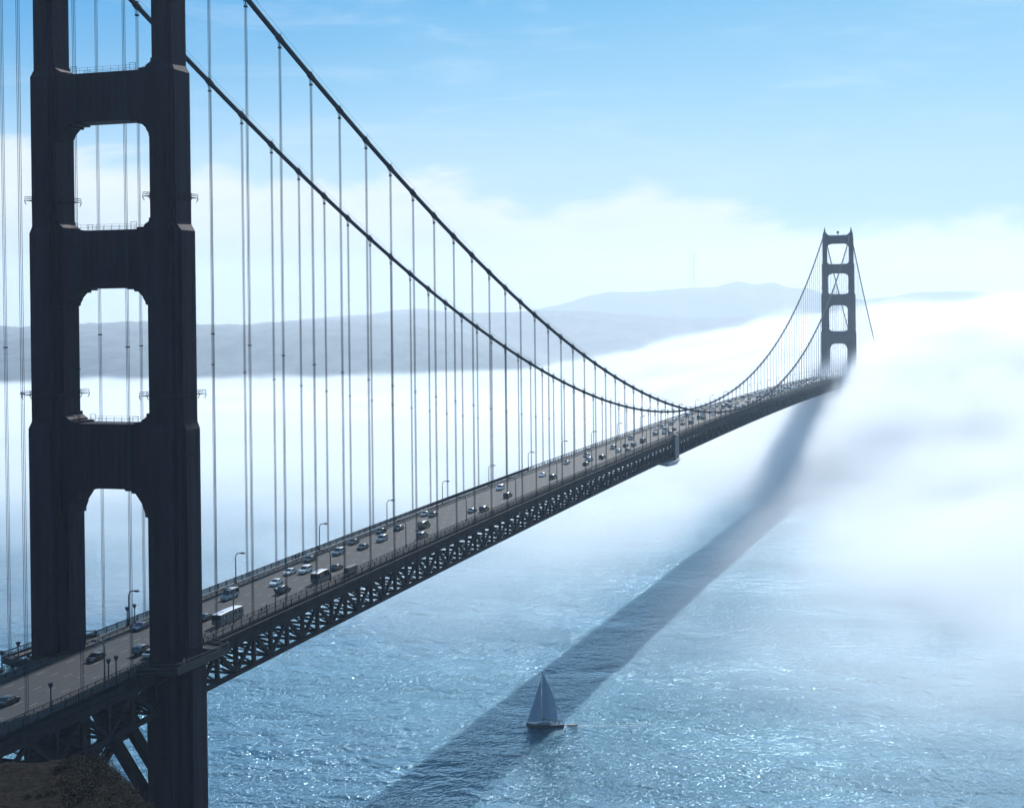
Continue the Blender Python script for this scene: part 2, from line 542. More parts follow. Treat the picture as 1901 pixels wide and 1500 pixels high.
# stiffening trusses
def zoff(x, o): return zroad(x)+o
for sy in (-1, 1):
    m = MB(); y = sy*YC
    for a, b in zip(STX[:-1], STX[1:]):
        m.bar((a, y, zoff(a, -.9)), (b, y, zoff(b, -.9)), .75, 1.0)
        m.bar((a, y, zoff(a, -2.3)), (b, y, zoff(b, -2.3)), .62, 1.5)
        m.bar((a, y, zoff(a, -9.1)), (b, y, zoff(b, -9.1)), .8, .95)
        m.bar((a, sy*12.95, zoff(a, -.25)), (b, sy*12.95, zoff(b, -.25)), .5, .5)
    for i, x in enumerate(STX):
        m.bar((x, y, zoff(x, -8.7)), (x, y, zoff(x, -1.2)), .75, .85, (1, 0, 0))
        m.box(x-.8, x+.8, y-.30, y+.30, zoff(x, -3.5), zoff(x, -2.6))
        m.box(x-.7, x+.7, y-.31, y+.31, zoff(x, -8.9), zoff(x, -7.9))
        if i+1 < len(STX):
            x2 = STX[i+1]
            if i % 2 == 0: m.bar((x, y, zoff(x, -8.8)), (x2, y, zoff(x2, -2.7)), .6, .8)
            else: m.bar((x, y, zoff(x, -2.7)), (x2, y, zoff(x2, -8.8)), .6, .8)
    m.build('stiffening_truss', STEELB, deck)
# floor beams, stringers, lateral bracing
m = MB()
for i, x in enumerate(STX):
    m.box(x-.22, x+.22, -YC+.3, YC-.3, zoff(x, -3.3), zoff(x, -.75))
    m.bar((x, -YC+.35, zoff(x, -8.95)), (x, YC-.35, zoff(x, -8.95)), .45, .5)
    m.bar((x, -YC+.35, zoff(x, -8.6)), (x, 0, zoff(x, -2.4)), .34, .34, (1, 0, 0))
    m.bar((x, YC-.35, zoff(x, -8.6)), (x, 0, zoff(x, -2.4)), .34, .34, (1, 0, 0))
m.build('floor_beam', STEELB, deck)
m = MB()
for y in (-10.5, -7, -3.5, 0, 3.5, 7, 10.5):
    for a, b in zip(STX[:-1], STX[1:]):
        m.bar((a, y, zoff(a, -.62)), (b, y, zoff(b, -.62)), .25, .3)
m.build('stringer', STEELB, deck)
m = MB()
for i in range(len(STX)-1):
    a, b = STX[i], STX[i+1]
    s_ = 1 if i % 2 else -1
    m.bar((a, -s_*(YC-.4), zoff(a, -9.0)), (b, 0, zoff(b, -9.0)), .4, .4)
    m.bar((a, s_*(YC-.4), zoff(a, -9.0)), (b, 0, zoff(b, -9.0)), .38, .38)
    m.bar((a, -(YC-.4), zoff(a, -8.6)), (b, YC-.4, zoff(b, -8.6)), .22, .22)
m.build('lateral_bracing', STEELB, deck)
# walkway bump-outs that lead the sidewalks round the tower legs
for x0 in (0.0, L):
    for sy in (-1, 1):
        m = MB(); zf = zroad(x0)+.16
        out = [(-17, 12.7), (-11, 12.7), (-9, 20.2), (9, 20.2), (11, 12.7), (17, 12.7), (17, 11.9), (-17, 11.9)]
        poly = [(x0+a, sy*b) for a, b in out]
        for a, b in ((-12.5, -8.6), (8.6, 12.5)):
            m.prism([(x0+a, sy*12.6), (x0+b, sy*12.6), (x0+(b if a < 0 else b-3), sy*19.9), (x0+(a+3 if a < 0 else a), sy*19.9)], zf-.5, zf, 'z')
        m.box(x0-8.6, x0+8.6, min(sy*18.4, sy*19.9), max(sy*18.4, sy*19.9), zf-.51, zf-.004)
        po = m.build('walkway_platform', WALK, deck)
        r = MB()
        path = [(x0-12.6, sy*13), (x0-9.6, sy*20.0), (x0+9.6, sy*20.0), (x0+12.6, sy*13)]
        for (xa, ya), (xb, yb) in zip(path[:-1], path[1:]):
            for hh, w in ((1.3, .18), (.75, .07), (.2, .5), (-.6, .55)):
                r.bar((xa, ya, zf+hh), (xb, yb, zf+hh), .14, w)
            n = int(math.hypot(xb-xa, yb-ya)/.5)
            for k in range(n+1):
                xx = xa+(xb-xa)*k/n; yy = ya+(yb-ya)*k/n
                r.bar((xx, yy, zf), (xx, yy, zf+1.3), .07, .07)
        for xx in (-8, -3, 3, 8):
            r.bar((x0+xx, sy*19.8, zf-.4), (x0+xx, sy*14.0, zf-3.4), .4, .5, (1, 0, 0))
        r.build('railing', RAIL, deck)

# ------------------------------------------------------------------ street lamps
def lamp_proto():
    o = empty('street_lamp')
    m = MB(); m.tube([(0, 0, 0), (0, 0, .9), (0, 0, 1.0), (0, 0, 6.6)], [.24, .22, .16, .13], 8)
    m.tube([(0, 0, 6.6), (0, .12, 7.2), (0, .5, 7.65), (0, 1.1, 7.8), (0, 1.7, 7.78)], .12, 7)
    m.build('pole', LAMPM, o)
    h = MB(); h.loft([[(a*.26, 1.55, 7.62), (a*.26, 2.45, 7.60), (-a*.26, 2.45, 7.60), (-a*.26, 1.55, 7.62)] for a in (1,)]+[[(.34, 1.45, 7.80), (.34, 2.6, 7.80), (-.34, 2.6, 7.80), (-.34, 1.45, 7.80)], [(.2, 1.6, 8.02), (.2, 2.4, 8.0), (-.2, 2.4, 8.0), (-.2, 1.6, 8.02)]])
    h.build('lamp_head', LAMPM, o)
    return o
def copy_tree(o, parent=None):
    c = o.copy(); COL.objects.link(c)
    if parent: c.parent = parent
    for ch in list(o.children): copy_tree(ch, c)
    return c
ORD = ['first', 'second', 'third', 'fourth', 'fifth', 'sixth', 'seventh', 'eighth', 'ninth', 'tenth', 'eleventh', 'twelfth',
       'thirteenth', 'fourteenth', 'fifteenth', 'sixteenth', 'seventeenth', 'eighteenth', 'nineteenth', 'twentieth', 'twenty-first',
       'twenty-second', 'twenty-third', 'twenty-fourth', 'twenty-fifth', 'twenty-sixth', 'twenty-seventh', 'twenty-eighth']
lp = lamp_proto(); first = True
LAMPS = []
for i in range(28):
    LAMPS.append((21.5+45.55*i, 1, i))
for i in range(-1, 27):
    LAMPS.append((27.8+47.0*i if i < 6 else 309.8+45.72*(i-6), -1, i))
for x, sy, i in LAMPS:
    if x > 1250: continue
    o = lp if first else copy_tree(lp)
    first = False
    o.location = (x, 11.7 if sy > 0 else -10.45, zroad(x)+.15)
    o.rotation_euler.z = 0 if sy < 0 else math.pi
    if sy > 0:
        lb = 'curved-arm street lamp on the far sidewalk, %s one along from the near tower' % ORD[i]
    elif i < 0:
        lb = 'curved-arm street lamp on the near sidewalk, just before the near tower'
    else:
        lb = 'curved-arm street lamp on the near sidewalk, %s one past the near tower' % ORD[i]
    tag(o, lb, 'street lamp', 'street lamps along the bridge deck')

# squat flared lamps beside the towers
def torch_proto():
    o = empty('post_lamp')
    m = MB(); m.tube([(0, 0, 0), (0, 0, .5), (0, 0, .6), (0, 0, 3.3)], [.28, .26, .15, .13], 8)
    m.build('pole', LAMPM, o)
    m = MB(); m.tube([(0, 0, 3.3), (0, 0, 3.5), (0, 0, 4.1), (0, 0, 4.25)], [.15, .3, .5, .25], 8)
    m.build('lamp_head', LAMPM, o)
    return o
tp = torch_proto(); first = True
for x, y, lb in ((-18.3, -10.7, 'left short flared lamp post of the pair on the near sidewalk before the tower'),
                 (-15.9, -10.7, 'right short flared lamp post of the pair on the near sidewalk before the tower'),
                 (-35.1, -10.5, 'short flared lamp post standing alone at the lower left of the bridge road'),
                 (46.5, -10.5, 'short flared lamp post on the near sidewalk past the tower, below the white cars'),
                 (21.6, 12.2, 'left short lamp post of the pair by the far sidewalk, seen between the tower legs'),
                 (24.4, 12.2, 'right short lamp post of the pair by the far sidewalk, seen between the tower legs'),
                 (-10.8, 15.2, 'short lamp post at the far walkway, just left of the far tower leg'),
                 (-17.7, 13.6, 'short lamp post at the far walkway, at the left edge of the picture')):
    o = tp if first else copy_tree(tp); first = False
    o.location = (x, y, zroad(x)+.15)
    tag(o, lb, 'lamp post', 'short lamp posts beside the near tower')

# ------------------------------------------------------------------ vehicles
def paint(name, c, rough=.28, coat=.6):
    return mat(name, c, rough, spec=.5, coat=coat)
PW = paint('white_paint', (.72, .73, .74)); PS = paint('silver_paint', (.30, .32, .34)); PD = paint('black_paint', (.012, .014, .018))
PG = paint('grey_paint', (.09, .10, .11)); PB = paint('blue_paint', (.02, .04, .09)); PR = paint('maroon_paint', (.06, .012, .012))
PAINT = {'w': PW, 's': PS, 'd': PD, 'g': PG, 'b': PB, 'r': PR}

def car_parts(kind):
    """returns body, window, wheel data for one vehicle pointing to +x"""
    if kind == 'sedan':
        Lh, Wd = 2.35, .90
        low = [(-2.35, .32), (-2.38, .62), (-2.25, .90), (-1.55, .97), (1.0, .95), (2.05, .80), (2.33, .62), (2.35, .32)]
        cab = [(-1.75, .93), (-1.05, 1.40), (.25, 1.44), (1.15, .93)]
        wb = (-1.40, 1.42); wr = .32
    elif kind == 'suv':
        Lh, Wd = 2.45, .97
        low = [(-2.42, .42), (-2.46, .8), (-2.38, 1.12), (1.0, 1.12), (2.15, 1.02), (2.42, .8), (2.45, .42)]
        cab = [(-2.36, 1.10), (-2.12, 1.74), (.35, 1.78), (1.18, 1.10)]
        wb = (-1.45, 1.50); wr = .38
    elif kind == 'van':
        Lh, Wd = 2.9, 1.02
        low = [(-2.9, .42), (-2.92, .9), (-2.88, 1.25), (1.5, 1.25), (2.55, 1.12), (2.88, .8), (2.9, .42)]
        cab = [(-2.87, 1.22), (-2.78, 2.25), (1.0, 2.28), (1.85, 1.22)]
        wb = (-1.7, 1.9); wr = .36
    elif kind == 'minibus':
        Lh, Wd = 3.7, 1.1
        low = [(-3.7, .45), (-3.72, 1.35), (2.6, 1.35), (3.45, 1.2), (3.7, .9), (3.7, .45)]
        cab = [(-3.68, 1.32), (-3.66, 2.75), (2.1, 2.8), (2.75, 1.32)]
        wb = (-2.3, 2.5); wr = .42
    else:
        Lh, Wd = 4.9, 1.2
        low = [(-4.9, .5), (-4.92, 1.5), (4.8, 1.5), (4.92, 1.1), (4.9, .5)]
        cab = [(-4.88, 1.46), (-4.85, 2.75), (4.65, 2.75), (4.8, 1.46)]
        wb = (-2.8, 3.1); wr = .46
    b = MB()
    def prof(poly, hw, inset):
        cx = sum(p[0] for p in poly)/len(poly); cz = sum(p[1] for p in poly)/len(poly)
        def sc(k): return [(cx+(x-cx)*k, cz+(z-cz)*k) for x, z in poly]
        return [[(x, -hw, z) for x, z in sc(inset)], [(x, -hw+.12, z) for x, z in poly], [(x, hw-.12, z) for x, z in poly], [(x, hw, z) for x, z in sc(inset)]]
    b.loft(prof(low, Wd, .955))
    # roof, pillars
    zt = max(p[1] for p in cab)
    (xa, za), (xb, zb), (xc, zc_), (xd, zd) = cab
    nr = 9; rows_ = []
    for q in range(nr+1):
        u = q/nr; xx = xb-.06+(xc-xb+.14)*u; zz_ = zb+(zc_-zb)*u-.02+.17*math.sin(math.pi*u)**.8*min(1, (xc-xb)/2.2)
        rows_.append([(xx, -Wd+.17, zz_-.03), (xx, -Wd+.34, zz_+.04), (xx, 0, zz_+.07), (xx, Wd-.34, zz_+.04), (xx, Wd-.17, zz_-.03), (xx, 0, zz_-.06)])
    if kind in ('minibus', 'coach'):  # separate white roof: the shade on the sides is painted as a grey body
        rb = MB(); rb.loft(rows_); b.roof = rb
    else:
        b.loft(rows_)
    for e in (-1, 1):
        for (p, q) in (((xa, za), (xb, zb)), ((xd, zd), (xc, zc_)), (((xa+xd)/2, za), ((xb+xc)/2, zb))):
            b.bar((p[0], e*(Wd-.05), p[1]), (q[0], e*(Wd-.16), q[1]), .07, .10)
        b.cbox((xd-.25, e*(Wd+.08), zd+.05), (.16, .2, .14))
    if kind in ('minibus', 'coach'):
        b.roof.box(-Lh*.55, Lh*.3, -.55, .55, zt+.08, zt+.26)
        n = 7 if kind == 'coach' else 5
        for k in range(1, n):
            xx = xa+(xd-xa)*k/n
            for e in (-1, 1): b.bar((xx, e*(Wd-.05), za), (xx, e*(Wd-.15), zt), .1, .10)
    w = MB()
    w.loft([[(xa+.02, -Wd+.07, za), (xb+.02, -Wd+.19, zb), (xc-.02, -Wd+.19, zc_), (xd-.02, -Wd+.07, zd)],
            [(xa+.02, Wd-.07, za), (xb+.02, Wd-.19, zb), (xc-.02, Wd-.19, zc_), (xd-.02, Wd-.07, zd)]])
    wh = []
    for x in wb:
        for e in (-1, 1):
            k = MB(); k.tube([(0, -.11, 0), (0, .11, 0)], wr, 14)
            wh.append(((x, e*(Wd-.10), wr), k))
    hl = []
    for e in (-1, 1):
        k = MB(); k.cbox((0, 0, 0), (.10, .32, .14)); hl.append(((Lh-.06, e*(Wd-.3), low[-2][1]+.02), k))
    return b, w, wh, hl, Lh
PROTO = {}
def vehicle(kind, col):
    if kind not in PROTO:
        b, w, wh, hl, Lh = car_parts(kind)
        bo = b.build('body', PW); wo = w.build('window', GLASS)
        whm = wh[0][1].build('wheel', TYRE); hlm = hl[0][1].build('headlight', CHROME)
        rf = None
        if hasattr(b, 'roof'):
            ro = b.roof.build('roof', PW); rf = ro.data; bpy.data.objects.remove(ro)
        PROTO[kind] = (bo.data, wo.data, whm.data, [p for p, _ in wh], hlm.data, [p for p, _ in hl], rf)
        for o in (bo, wo, whm, hlm): bpy.data.objects.remove(o)
    bd, wd, whd, wp, hd, hp, rf = PROTO[kind]
    nm = {'sedan': 'car', 'suv': 'car', 'van': 'van', 'minibus': 'minibus', 'coach': 'coach'}[kind]
    root = empty(nm)
    def add(n, d, loc=(0, 0, 0)):
        o = bpy.data.objects.new(n, d); COL.objects.link(o); o.parent = root; o.location = loc; return o
    bo = add('body', bd)
    bo.material_slots[0].link = 'OBJECT'; bo.material_slots[0].material = PAINT[col]
    add('window', wd)
    if rf: add('roof', rf)
    for p in wp: add('wheel', whd, p)
    for p in hp: add('headlight', hd, p)
    return root
def place(o, x, y):
    z0, z1 = zroad(x-1), zroad(x+1)
    o.location = (x, y, zroad(x)+.01)
    o.rotation_euler = (0, -math.atan2(z1-z0, 2), 0) if y < 0 else (0, math.atan2(z1-z0, 2), math.pi)
COLN = {'w': 'white', 's': 'silver', 'd': 'black', 'g': 'grey', 'b': 'dark blue', 'r': 'maroon'}
LN = (-7.75, -4.65, -1.55, 1.55, 4.65, 7.75)
def lane(y): return min(LN, key=lambda a: abs(a-y))
NEAR = [  # kind, colour, x, y, label
    ('sedan', 'd', -35, -2.5, 'black car at the lower left corner of the bridge road, before the tower'),
    ('sedan', 'd', -5, 1.8, 'black car seen between the tower legs, nearest the left leg'),
    ('sedan', 'b', 20, 7.2, 'dark car by the far curb, just left of the right tower leg'),
    ('suv', 'd', 2, -4.6, 'large black car between the tower legs, above the silver car'),
    ('sedan', 's', 0.5, -7.75, 'silver car with a sun glint half hidden by the right tower leg'),
    ('sedan', 'd', 31, -1.9, 'dark car just right of the tower leg, behind the coach'),
    ('coach', 'g', 30, -7.4, 'white-roofed coach in the near lane just past the tower'),  # grey body colour paints in the shade on the backlit sides
    ('van', 's', 52, 4.3, 'dark-sided van with a light roof in the far lanes above the coach'),
    ('sedan', 'w', 69, 1.5, 'white car alone in the lane, lowest of the three white ones'),
    ('sedan', 'w', 82, 4.65, 'white car with dark windows, left of the other two bright ones above'),
    ('suv', 'w', 84.5, 1.5, 'large white car just above the minibus'),
    ('minibus', 'g', 75, -6.2, 'white-roofed minibus in the near lanes, shade on its sides painted grey'),  # body grey stands in for shade on sides turned from the sun
    ('suv', 'd', 61, -5.2, 'black sport utility car between the white car and the minibus'),
    ('sedan', 'd', 99, 7.0, 'black car by the far curb above the minibus'),
    ('suv', 's', 110, 4.2, 'silver tall car in the far lanes, right of the black one'),
    ('sedan', 'd', 90, -5.6, 'black car with a bright glint in the near lanes, right of the minibus'),
    ('sedan', 'd', 126, 7.0, 'small black car by the far curb, behind a second black car'),
    ('sedan', 'd', 119, 1.4, 'black car in the middle lanes with a glint on its roof'),
    ('suv', 's', 132, 1.3, 'silver tall car in the middle lane, right of a dark car'),
    ('sedan', 'd', 145, 7.2, 'black car by the far curb above the silver tall car'),
    ('sedan', 'd', 151, 4.2, 'black car with a sun glint in the second lane from the far curb'),
    ('van', 'd', 156, -1.5, 'large black van in the middle of the road'),
    ('suv', 'g', 140, -7.6, 'grey tall car in the near lane below the large black van'),
    ('sedan', 's', 179, 7.1, 'silver car by the far curb, left of a black car'),
    ('sedan', 'd', 178, 3.6, 'black car right of the silver one in the far lanes'),
    ('sedan', 's', 189, -5.2, 'silver car in the near lanes, left car of a close pair'),
    ('suv', 'r', 192, -7.9, 'dark maroon car in the near lane, right car of a close pair'),
    ('suv', 'w', 242, 4.6, 'white car alone in the far lanes halfway to midspan'),
    ('suv', 'r', 224, -5.0, 'dark car with a pale roof beside a lamp pole in the near lanes'),
    ('sedan', 'w', 282, 1.2, 'white car alone in the middle lane before midspan'),
    ('suv', 'd', 276, -5.4, 'black car by a lamp pole, right of the lone white one'),
    ('sedan', 's', 324, 4.0, 'silver car alone in the far lanes'),
    ('sedan', 's', 353, 4.2, 'silver car leading a loose cluster in the far lanes'),
    ('suv', 'w', 337, -2.4, 'pale tall car in the middle of the loose cluster'),
    ('sedan', 'd', 321, -5.4, 'black car below the pale tall one in the near lanes'),
    ('suv', 'd', 346, -5.4, 'black tall car alone right of the loose cluster'),
]
for k, c, x, y, lb in NEAR:
    o = vehicle(k, c); place(o, x, lane(y))
    tag(o, lb, {'sedan': 'car', 'suv': 'car', 'van': 'van', 'minibus': 'minibus', 'coach': 'coach'}[k], 'vehicles driving across the bridge')
# farther vehicles: one mesh each, a few pixels in the picture
def simple_data(kind, col):
    b, w, wh, hl, Lh = car_parts(kind)
    m = MB(); fm = []
    for src, loc, mi in [(b, (0, 0, 0), 0), (w, (0, 0, 0), 1)]+[(k, p, 2) for p, k in wh]:
        o = len(m.v)
        m.v += [(v[0]+loc[0], v[1]+loc[1], v[2]+loc[2]) for v in src.v]
        m.f += [tuple(i+o for i in f) for f in src.f]; fm += [mi]*len(src.f)
    ob = m.build('car', PAINT[col], None)
    ob.data.materials.append(GLASS); ob.data.materials.append(TYRE)
    ob.data.polygons.foreach_set('material_index', fm)
    d = ob.data; bpy.data.objects.remove(ob); return d
SD = {}
MID = [('s',386,2.1),('w',373,-3.8),('d',397,-1.7),('g',378,-7.7),('s',431,4.8),('s',400,-5.4),('d',418,-3.8),('w',483,5.3),('s',456,-2.0),('s',497,3.4),
       ('w',478,-1.6),('s',462,-4.6),('w',537,7.7),('s',518,3.4),('d',485,-4.7),('s',463,-8.1),('w',555,7.7),('g',519,-0.7),('s',545,4.1),('w',574,7.5),
       ('s',527,-4.6),('s',558,1.4),('s',563,-1.4),('w',601,5.5),('s',588,1.5),('d',559,-5.5),('w',588,-4.6),('w',635,5.4),('d',607,-4.7),('s',650,2.7),('w',666,3.7),('s',666,7.8)]
for l in LN:
    x = 620+random.uniform(0, 25)
    while x < 1262:
        x += random.uniform(9, 24) if x > 760 else random.uniform(18, 50)
        MID.append((random.choice('wwwsssssdg'), x, l))
LNAME = ('near curb lane', 'second near lane', 'inner near lane', 'inner far lane', 'second far lane', 'far curb lane')
KN = {'sedan': 'car', 'suv': 'tall car', 'van': 'van'}
MID = sorted([(x, LN.index(lane(y)), c, random.choice(('sedan', 'sedan', 'suv', 'suv', 'van'))) for c, x, y in MID])
KEEP = []
for a in MID:
    if all(a[1] != b[1] or a[0]-b[0] > 6.5 for b in KEEP): KEEP.append(a)
SEEN = {}
for i, (x, li, c, k) in enumerate(KEEP):
    if (k, c) not in SD: SD[(k, c)] = simple_data(k, c)
    o = bpy.data.objects.new('van' if k == 'van' else 'car', SD[(k, c)]); COL.objects.link(o)
    place(o, x, LN[li])
    nb = [a for a in KEEP[i+1:] if a[1] == li]
    lampi = int(round((x-21.5)/45.55))
    what = '%s %s' % (COLN[c], KN[k])
    lb = '%s in the %s' % (what, LNAME[li])
    if nb: lb += ', before %s %s' % (COLN[nb[0][2]], KN[nb[0][3]])
    lb += ', by %s lamp' % ORD[min(lampi, 27)]
    if lb in SEEN:
        pv_ = [a for a in KEEP[:i] if a[1] == li]
        lb = '%s, %s, between %s and %s, by %s lamp' % (what, LNAME[li], KN[pv_[-1][3]] if pv_ else 'nothing', KN[nb[0][3]] if nb else 'nothing', ORD[min(lampi, 27)])
    if lb in SEEN: lb = lb.replace('by ', 'past ')
    SEEN[lb] = 1
    tag(o, lb, 'van' if k == 'van' else 'car', 'distant vehicles crossing the bridge')

# ------------------------------------------------------------------ gantry hung on the near truss
g = tag(empty('maintenance_gantry', (440, -14.2, zroad(440))), 'dark boxed maintenance gantry with a pale sheeted platform hung on the near truss at midspan', 'gantry')
m = MB()
m.box(-2, 2, -1.6, -.5, -10.6, 2.2)
for k in range(6): m.box(-2.15, 2.15, -1.75, -1.6, -10.4+k*2.2, -10.1+k*2.2)
m.box(2.2, 8.5, -1.2, -.5, -10.3, 1.2)
m.build('hoist_frame', mat('gantry_paint', (.035, .045, .06), .6, var=.3), g)
m = MB(); m.loft([[(x, y, z) for x, y, z in ((a, -2.4, zz_+.5), (a, 6, zz_+.5), (a, 6, zz_-.0), (a, 1, zz_-w_), (a, -1.4, zz_-w_*.7))] for a, zz_, w_ in ((-18, -10.6, .3), (-9, -10.9, 2.0), (2, -11, 2.6), (7, -10.9, .8))])
m.build('sheeted_platform', mat('white_sheet', (.36, .38, .40), .7, var=.1, vscale=.6), g)
# traffic box on the near sidewalk
k = MB(); k.cbox((0, 0, 1.15), (5.5, 1.2, 1.9)); k.cbox((0, 0, 2.16), (5.7, 1.4, .1)); k.box(-2.5, -2.3, -.5, .5, 0, .2); k.box(2.3, 2.5, -.5, .5, 0, .2); k.cbox((1.2, -.65, 1.1), (1.3, .08, 1.4))
kb = k.build('equipment_box', mat('box_paint', (.03, .03, .035), .6)); kb.location = (84, -11.6, zroad(84)+.18)
tag(kb, 'dark metal equipment box standing on the near sidewalk of the bridge', 'box')

# ------------------------------------------------------------------ people on the sidewalks
CLD = [mat('cloth_%d' % i, c, .9) for i, c in enumerate(((.02, .025, .05), (.03, .03, .03), (.10, .03, .03), (.2, .2, .19)))]
def person(x, y, rot, ci, label):
    def rg(cx, cy, rx, ry, z, n=8):
        return [(cx+rx*math.cos(2*math.pi*k/n), cy+ry*math.sin(2*math.pi*k/n), z) for k in range(n)]
    m = MB()
    for s_, st in ((-1, .16), (1, -.16)):
        m.loft([rg(st+.05, s_*.10, .13, .05, 0), rg(st, s_*.10, .06, .06, .1), rg(st*.5, s_*.10, .07, .07, .48), rg(0, s_*.10, .095, .10, .86)])
        m.loft([rg(-st*.8, s_*.28, .04, .04, .78), rg(-st*.4, s_*.27, .05, .045, 1.1), rg(0, s_*.21, .065, .06, 1.42)])
    m.loft([rg(0, 0, .13, .19, .84), rg(0, 0, .11, .16, 1.05), rg(0, 0, .13, .22, 1.35), rg(0, 0, .07, .09, 1.48), rg(0, 0, .06, .06, 1.54), rg(.01, 0, .095, .08, 1.63), rg(.01, 0, .09, .075, 1.72), rg(0, 0, .03, .03, 1.79)])
    o = m.build('person', CLD[ci], smooth=True)
    o.location = (x, y, zroad(x)+.18); o.rotation_euler.z = rot
    tag(o, label, 'person', 'people walking on the bridge sidewalks')
for a in ((98.5, 11.8, 0, 0, 'person in dark blue walking first of the three by the far railing'),
          (100.5, 12.1, 3.1, 3, 'person in pale clothes in the middle of the three by the far railing'),
          (102.3, 11.6, 0, 1, 'person in black walking last of the three by the far railing'),
          (38, -11.6, 0, 1, 'person in black on the near sidewalk beside the coach'),
          (41, -11.2, 3, 2, 'person in dark red on the near sidewalk right of the coach'),
          (-6, -19.2, 0, 3, 'person in pale clothes on the walkway round the right tower leg'),
          (-4.6, -19.3, 0, 0, 'person in dark blue on the walkway round the right tower leg')):
    person(*a)

# ------------------------------------------------------------------ sailboat
sb = tag(empty('sailboat', (228.5, -16.4, 0.0)), 'dark sailboat under two sails crossing the shadowed water below the bridge', 'sailboat')
sb.rotation_euler.z = R(108)      # bow towards the left of the photograph
def hull_ring(x, hw, zk, zd):
    return [(x, -hw, zd), (x, -hw*.92, zd*.45), (x, -hw*.55, zk*.6), (x, 0, zk), (x, hw*.55, zk*.6), (x, hw*.92, zd*.45), (x, hw, zd)]
hb = MB(); hb.loft([hull_ring(*a) for a in ((-6.3, 1.35, -.1, 1.15), (-4.5, 1.8, -.4, 1.1), (-1, 2.05, -.6, 1.12), (2.5, 1.7, -.55, 1.25), (5.2, .75, -.3, 1.42), (7.0, .06, .3, 1.58))])
HULL = mat('hull_paint', (.02, .03, .05), .3, coat=.3)
h = hb.build('hull', HULL, sb, smooth=False)
cb = MB(); cb.loft([[(x, -w, 1.15), (x, w, 1.15), (x, w*.8, zt), (x, -w*.8, zt)] for x, w, zt in ((-1.8, 1.1, 1.75), (0, 1.15, 1.85), (2.2, .9, 1.7), (3.6, .4, 1.35))])
cb.build('cabin', mat('deck_paint', (.18, .22, .26), .5), sb)
ms = MB(); ms.tube([(1.2, 0, 1.1), (1.2, 0, 19.3)], [.13, .06], 8); ms.build('mast', LAMPM, sb)
bm_ = MB(); bm_.tube([(1.2, 0, 2.6), (-4.9, .5, 2.5)], .12, 8); bm_.build('boom', LAMPM, sb)
def sail_mat():
    m = bpy.data.materials.new('sail_cloth'); m.use_nodes = True
    t = NT(m.node_tree); b = t.n['Principled BSDF']; b.inputs['Base Color'].default_value = (.38, .48, .60, 1); b.inputs['Roughness'].default_value = .8
    tr = t.node('ShaderNodeBsdfTranslucent'); tr.inputs[0].default_value = (.34, .45, .58, 1)
    mx = t.node('ShaderNodeMixShader'); mx.inputs[0].default_value = .4
    t.l.new(b.outputs[0], mx.inputs[1]); t.l.new(tr.outputs[0], mx.inputs[2]); t.l.new(mx.outputs[0], t.n['Material Output'].inputs[0])
    return m
SAIL = sail_mat()
def sail(name, luff0, luff1, clew, roach, belly):
    m = MB(); n = 14; rows = []
    for i in range(n+1):
        k = i/n
        a = Vector(luff0).lerp(Vector(luff1), k)
        c = Vector(clew).lerp(Vector(luff1), k)
        c.x += -roach*math.sin(math.pi*k)
        row = []
        for j in range(7):
            u = j/6; p = a.lerp(c, u); p.y += belly*math.sin(math.pi*u)*(1-k*.7); row.append(tuple(p))
        rows.append(row)
    # give the cloth a thickness
    b = 0
    for off in (0, .03):
        for r in rows:
            m.v += [(x, y+off, z) for x, y, z in r]
    N = (n+1)*7
    for i in range(n):
        for j in range(6):
            a = i*7+j; m.f.append((a, a+1, a+8, a+7)); m.f.append((N+a, N+a+7, N+a+8, N+a+1))
    m.build(name, SAIL, sb, smooth=True, fix=False)
sail('mainsail', (1.05, 0, 2.9), (1.05, 0, 19.1), (-4.1, .5, 2.8), 1.1, .55)
sail('jib', (6.6, 0, 1.9), (1.5, 0, 17.0), (1.3, .5, 2.3), -.25, .5)
rg_ = MB()
for a, b in (((6.9, 0, 1.6), (1.25, 0, 18.2)), ((-6.2, 0, 1.2), (1.15, 0, 19.2)), ((1.2, 1.9, 1.2), (1.2, 0, 15)), ((1.2, -1.9, 1.2), (1.2, 0, 15))):
    rg_.tube([a, b], .03, 4)
for xx in (-6.2, -4.2, -2.2, 0, 2.5, 4.8, 6.6):
    for e in (-1, 1):
        w_ = {-6.2: 1.3, -4.2: 1.75, -2.2: 1.9, 0: 1.95, 2.5: 1.6, 4.8: .85, 6.6: .2}[xx]
        rg_.bar((xx, e*w_, 1.15), (xx, e*w_, 1.85), .05, .05)
for e in (-1, 1):
    P = [(-6.2, 1.3), (-4.2, 1.75), (-2.2, 1.9), (0, 1.95), (2.5, 1.6), (4.8, .85), (6.6, .2)]
    for (xa, wa), (xb, wb) in zip(P[:-1], P[1:]): rg_.bar((xa, e*wa, 1.85), (xb, e*wb, 1.85), .04, .04)
rg_.build('rigging', LAMPM, sb)
dg = MB(); dg.loft([hull_ring(x, w, .25, .75) for x, w in ((-10.6, .55), (-9.0, .75), (-8.0, .55), (-7.3, .1))]); dg.box(-10.9, -10.6, -.2, .2, .1, 1.0)
d_ = dg.build('dinghy', mat('dinghy_rubber', (.03, .04, .05), .6), None)
d_.matrix_world = Matrix.Translation((228.5, -16.4, 0)) @ Matrix.Rotation(R(108), 4, 'Z')
tag(d_, 'small dark dinghy towed close behind the sailboat', 'dinghy')
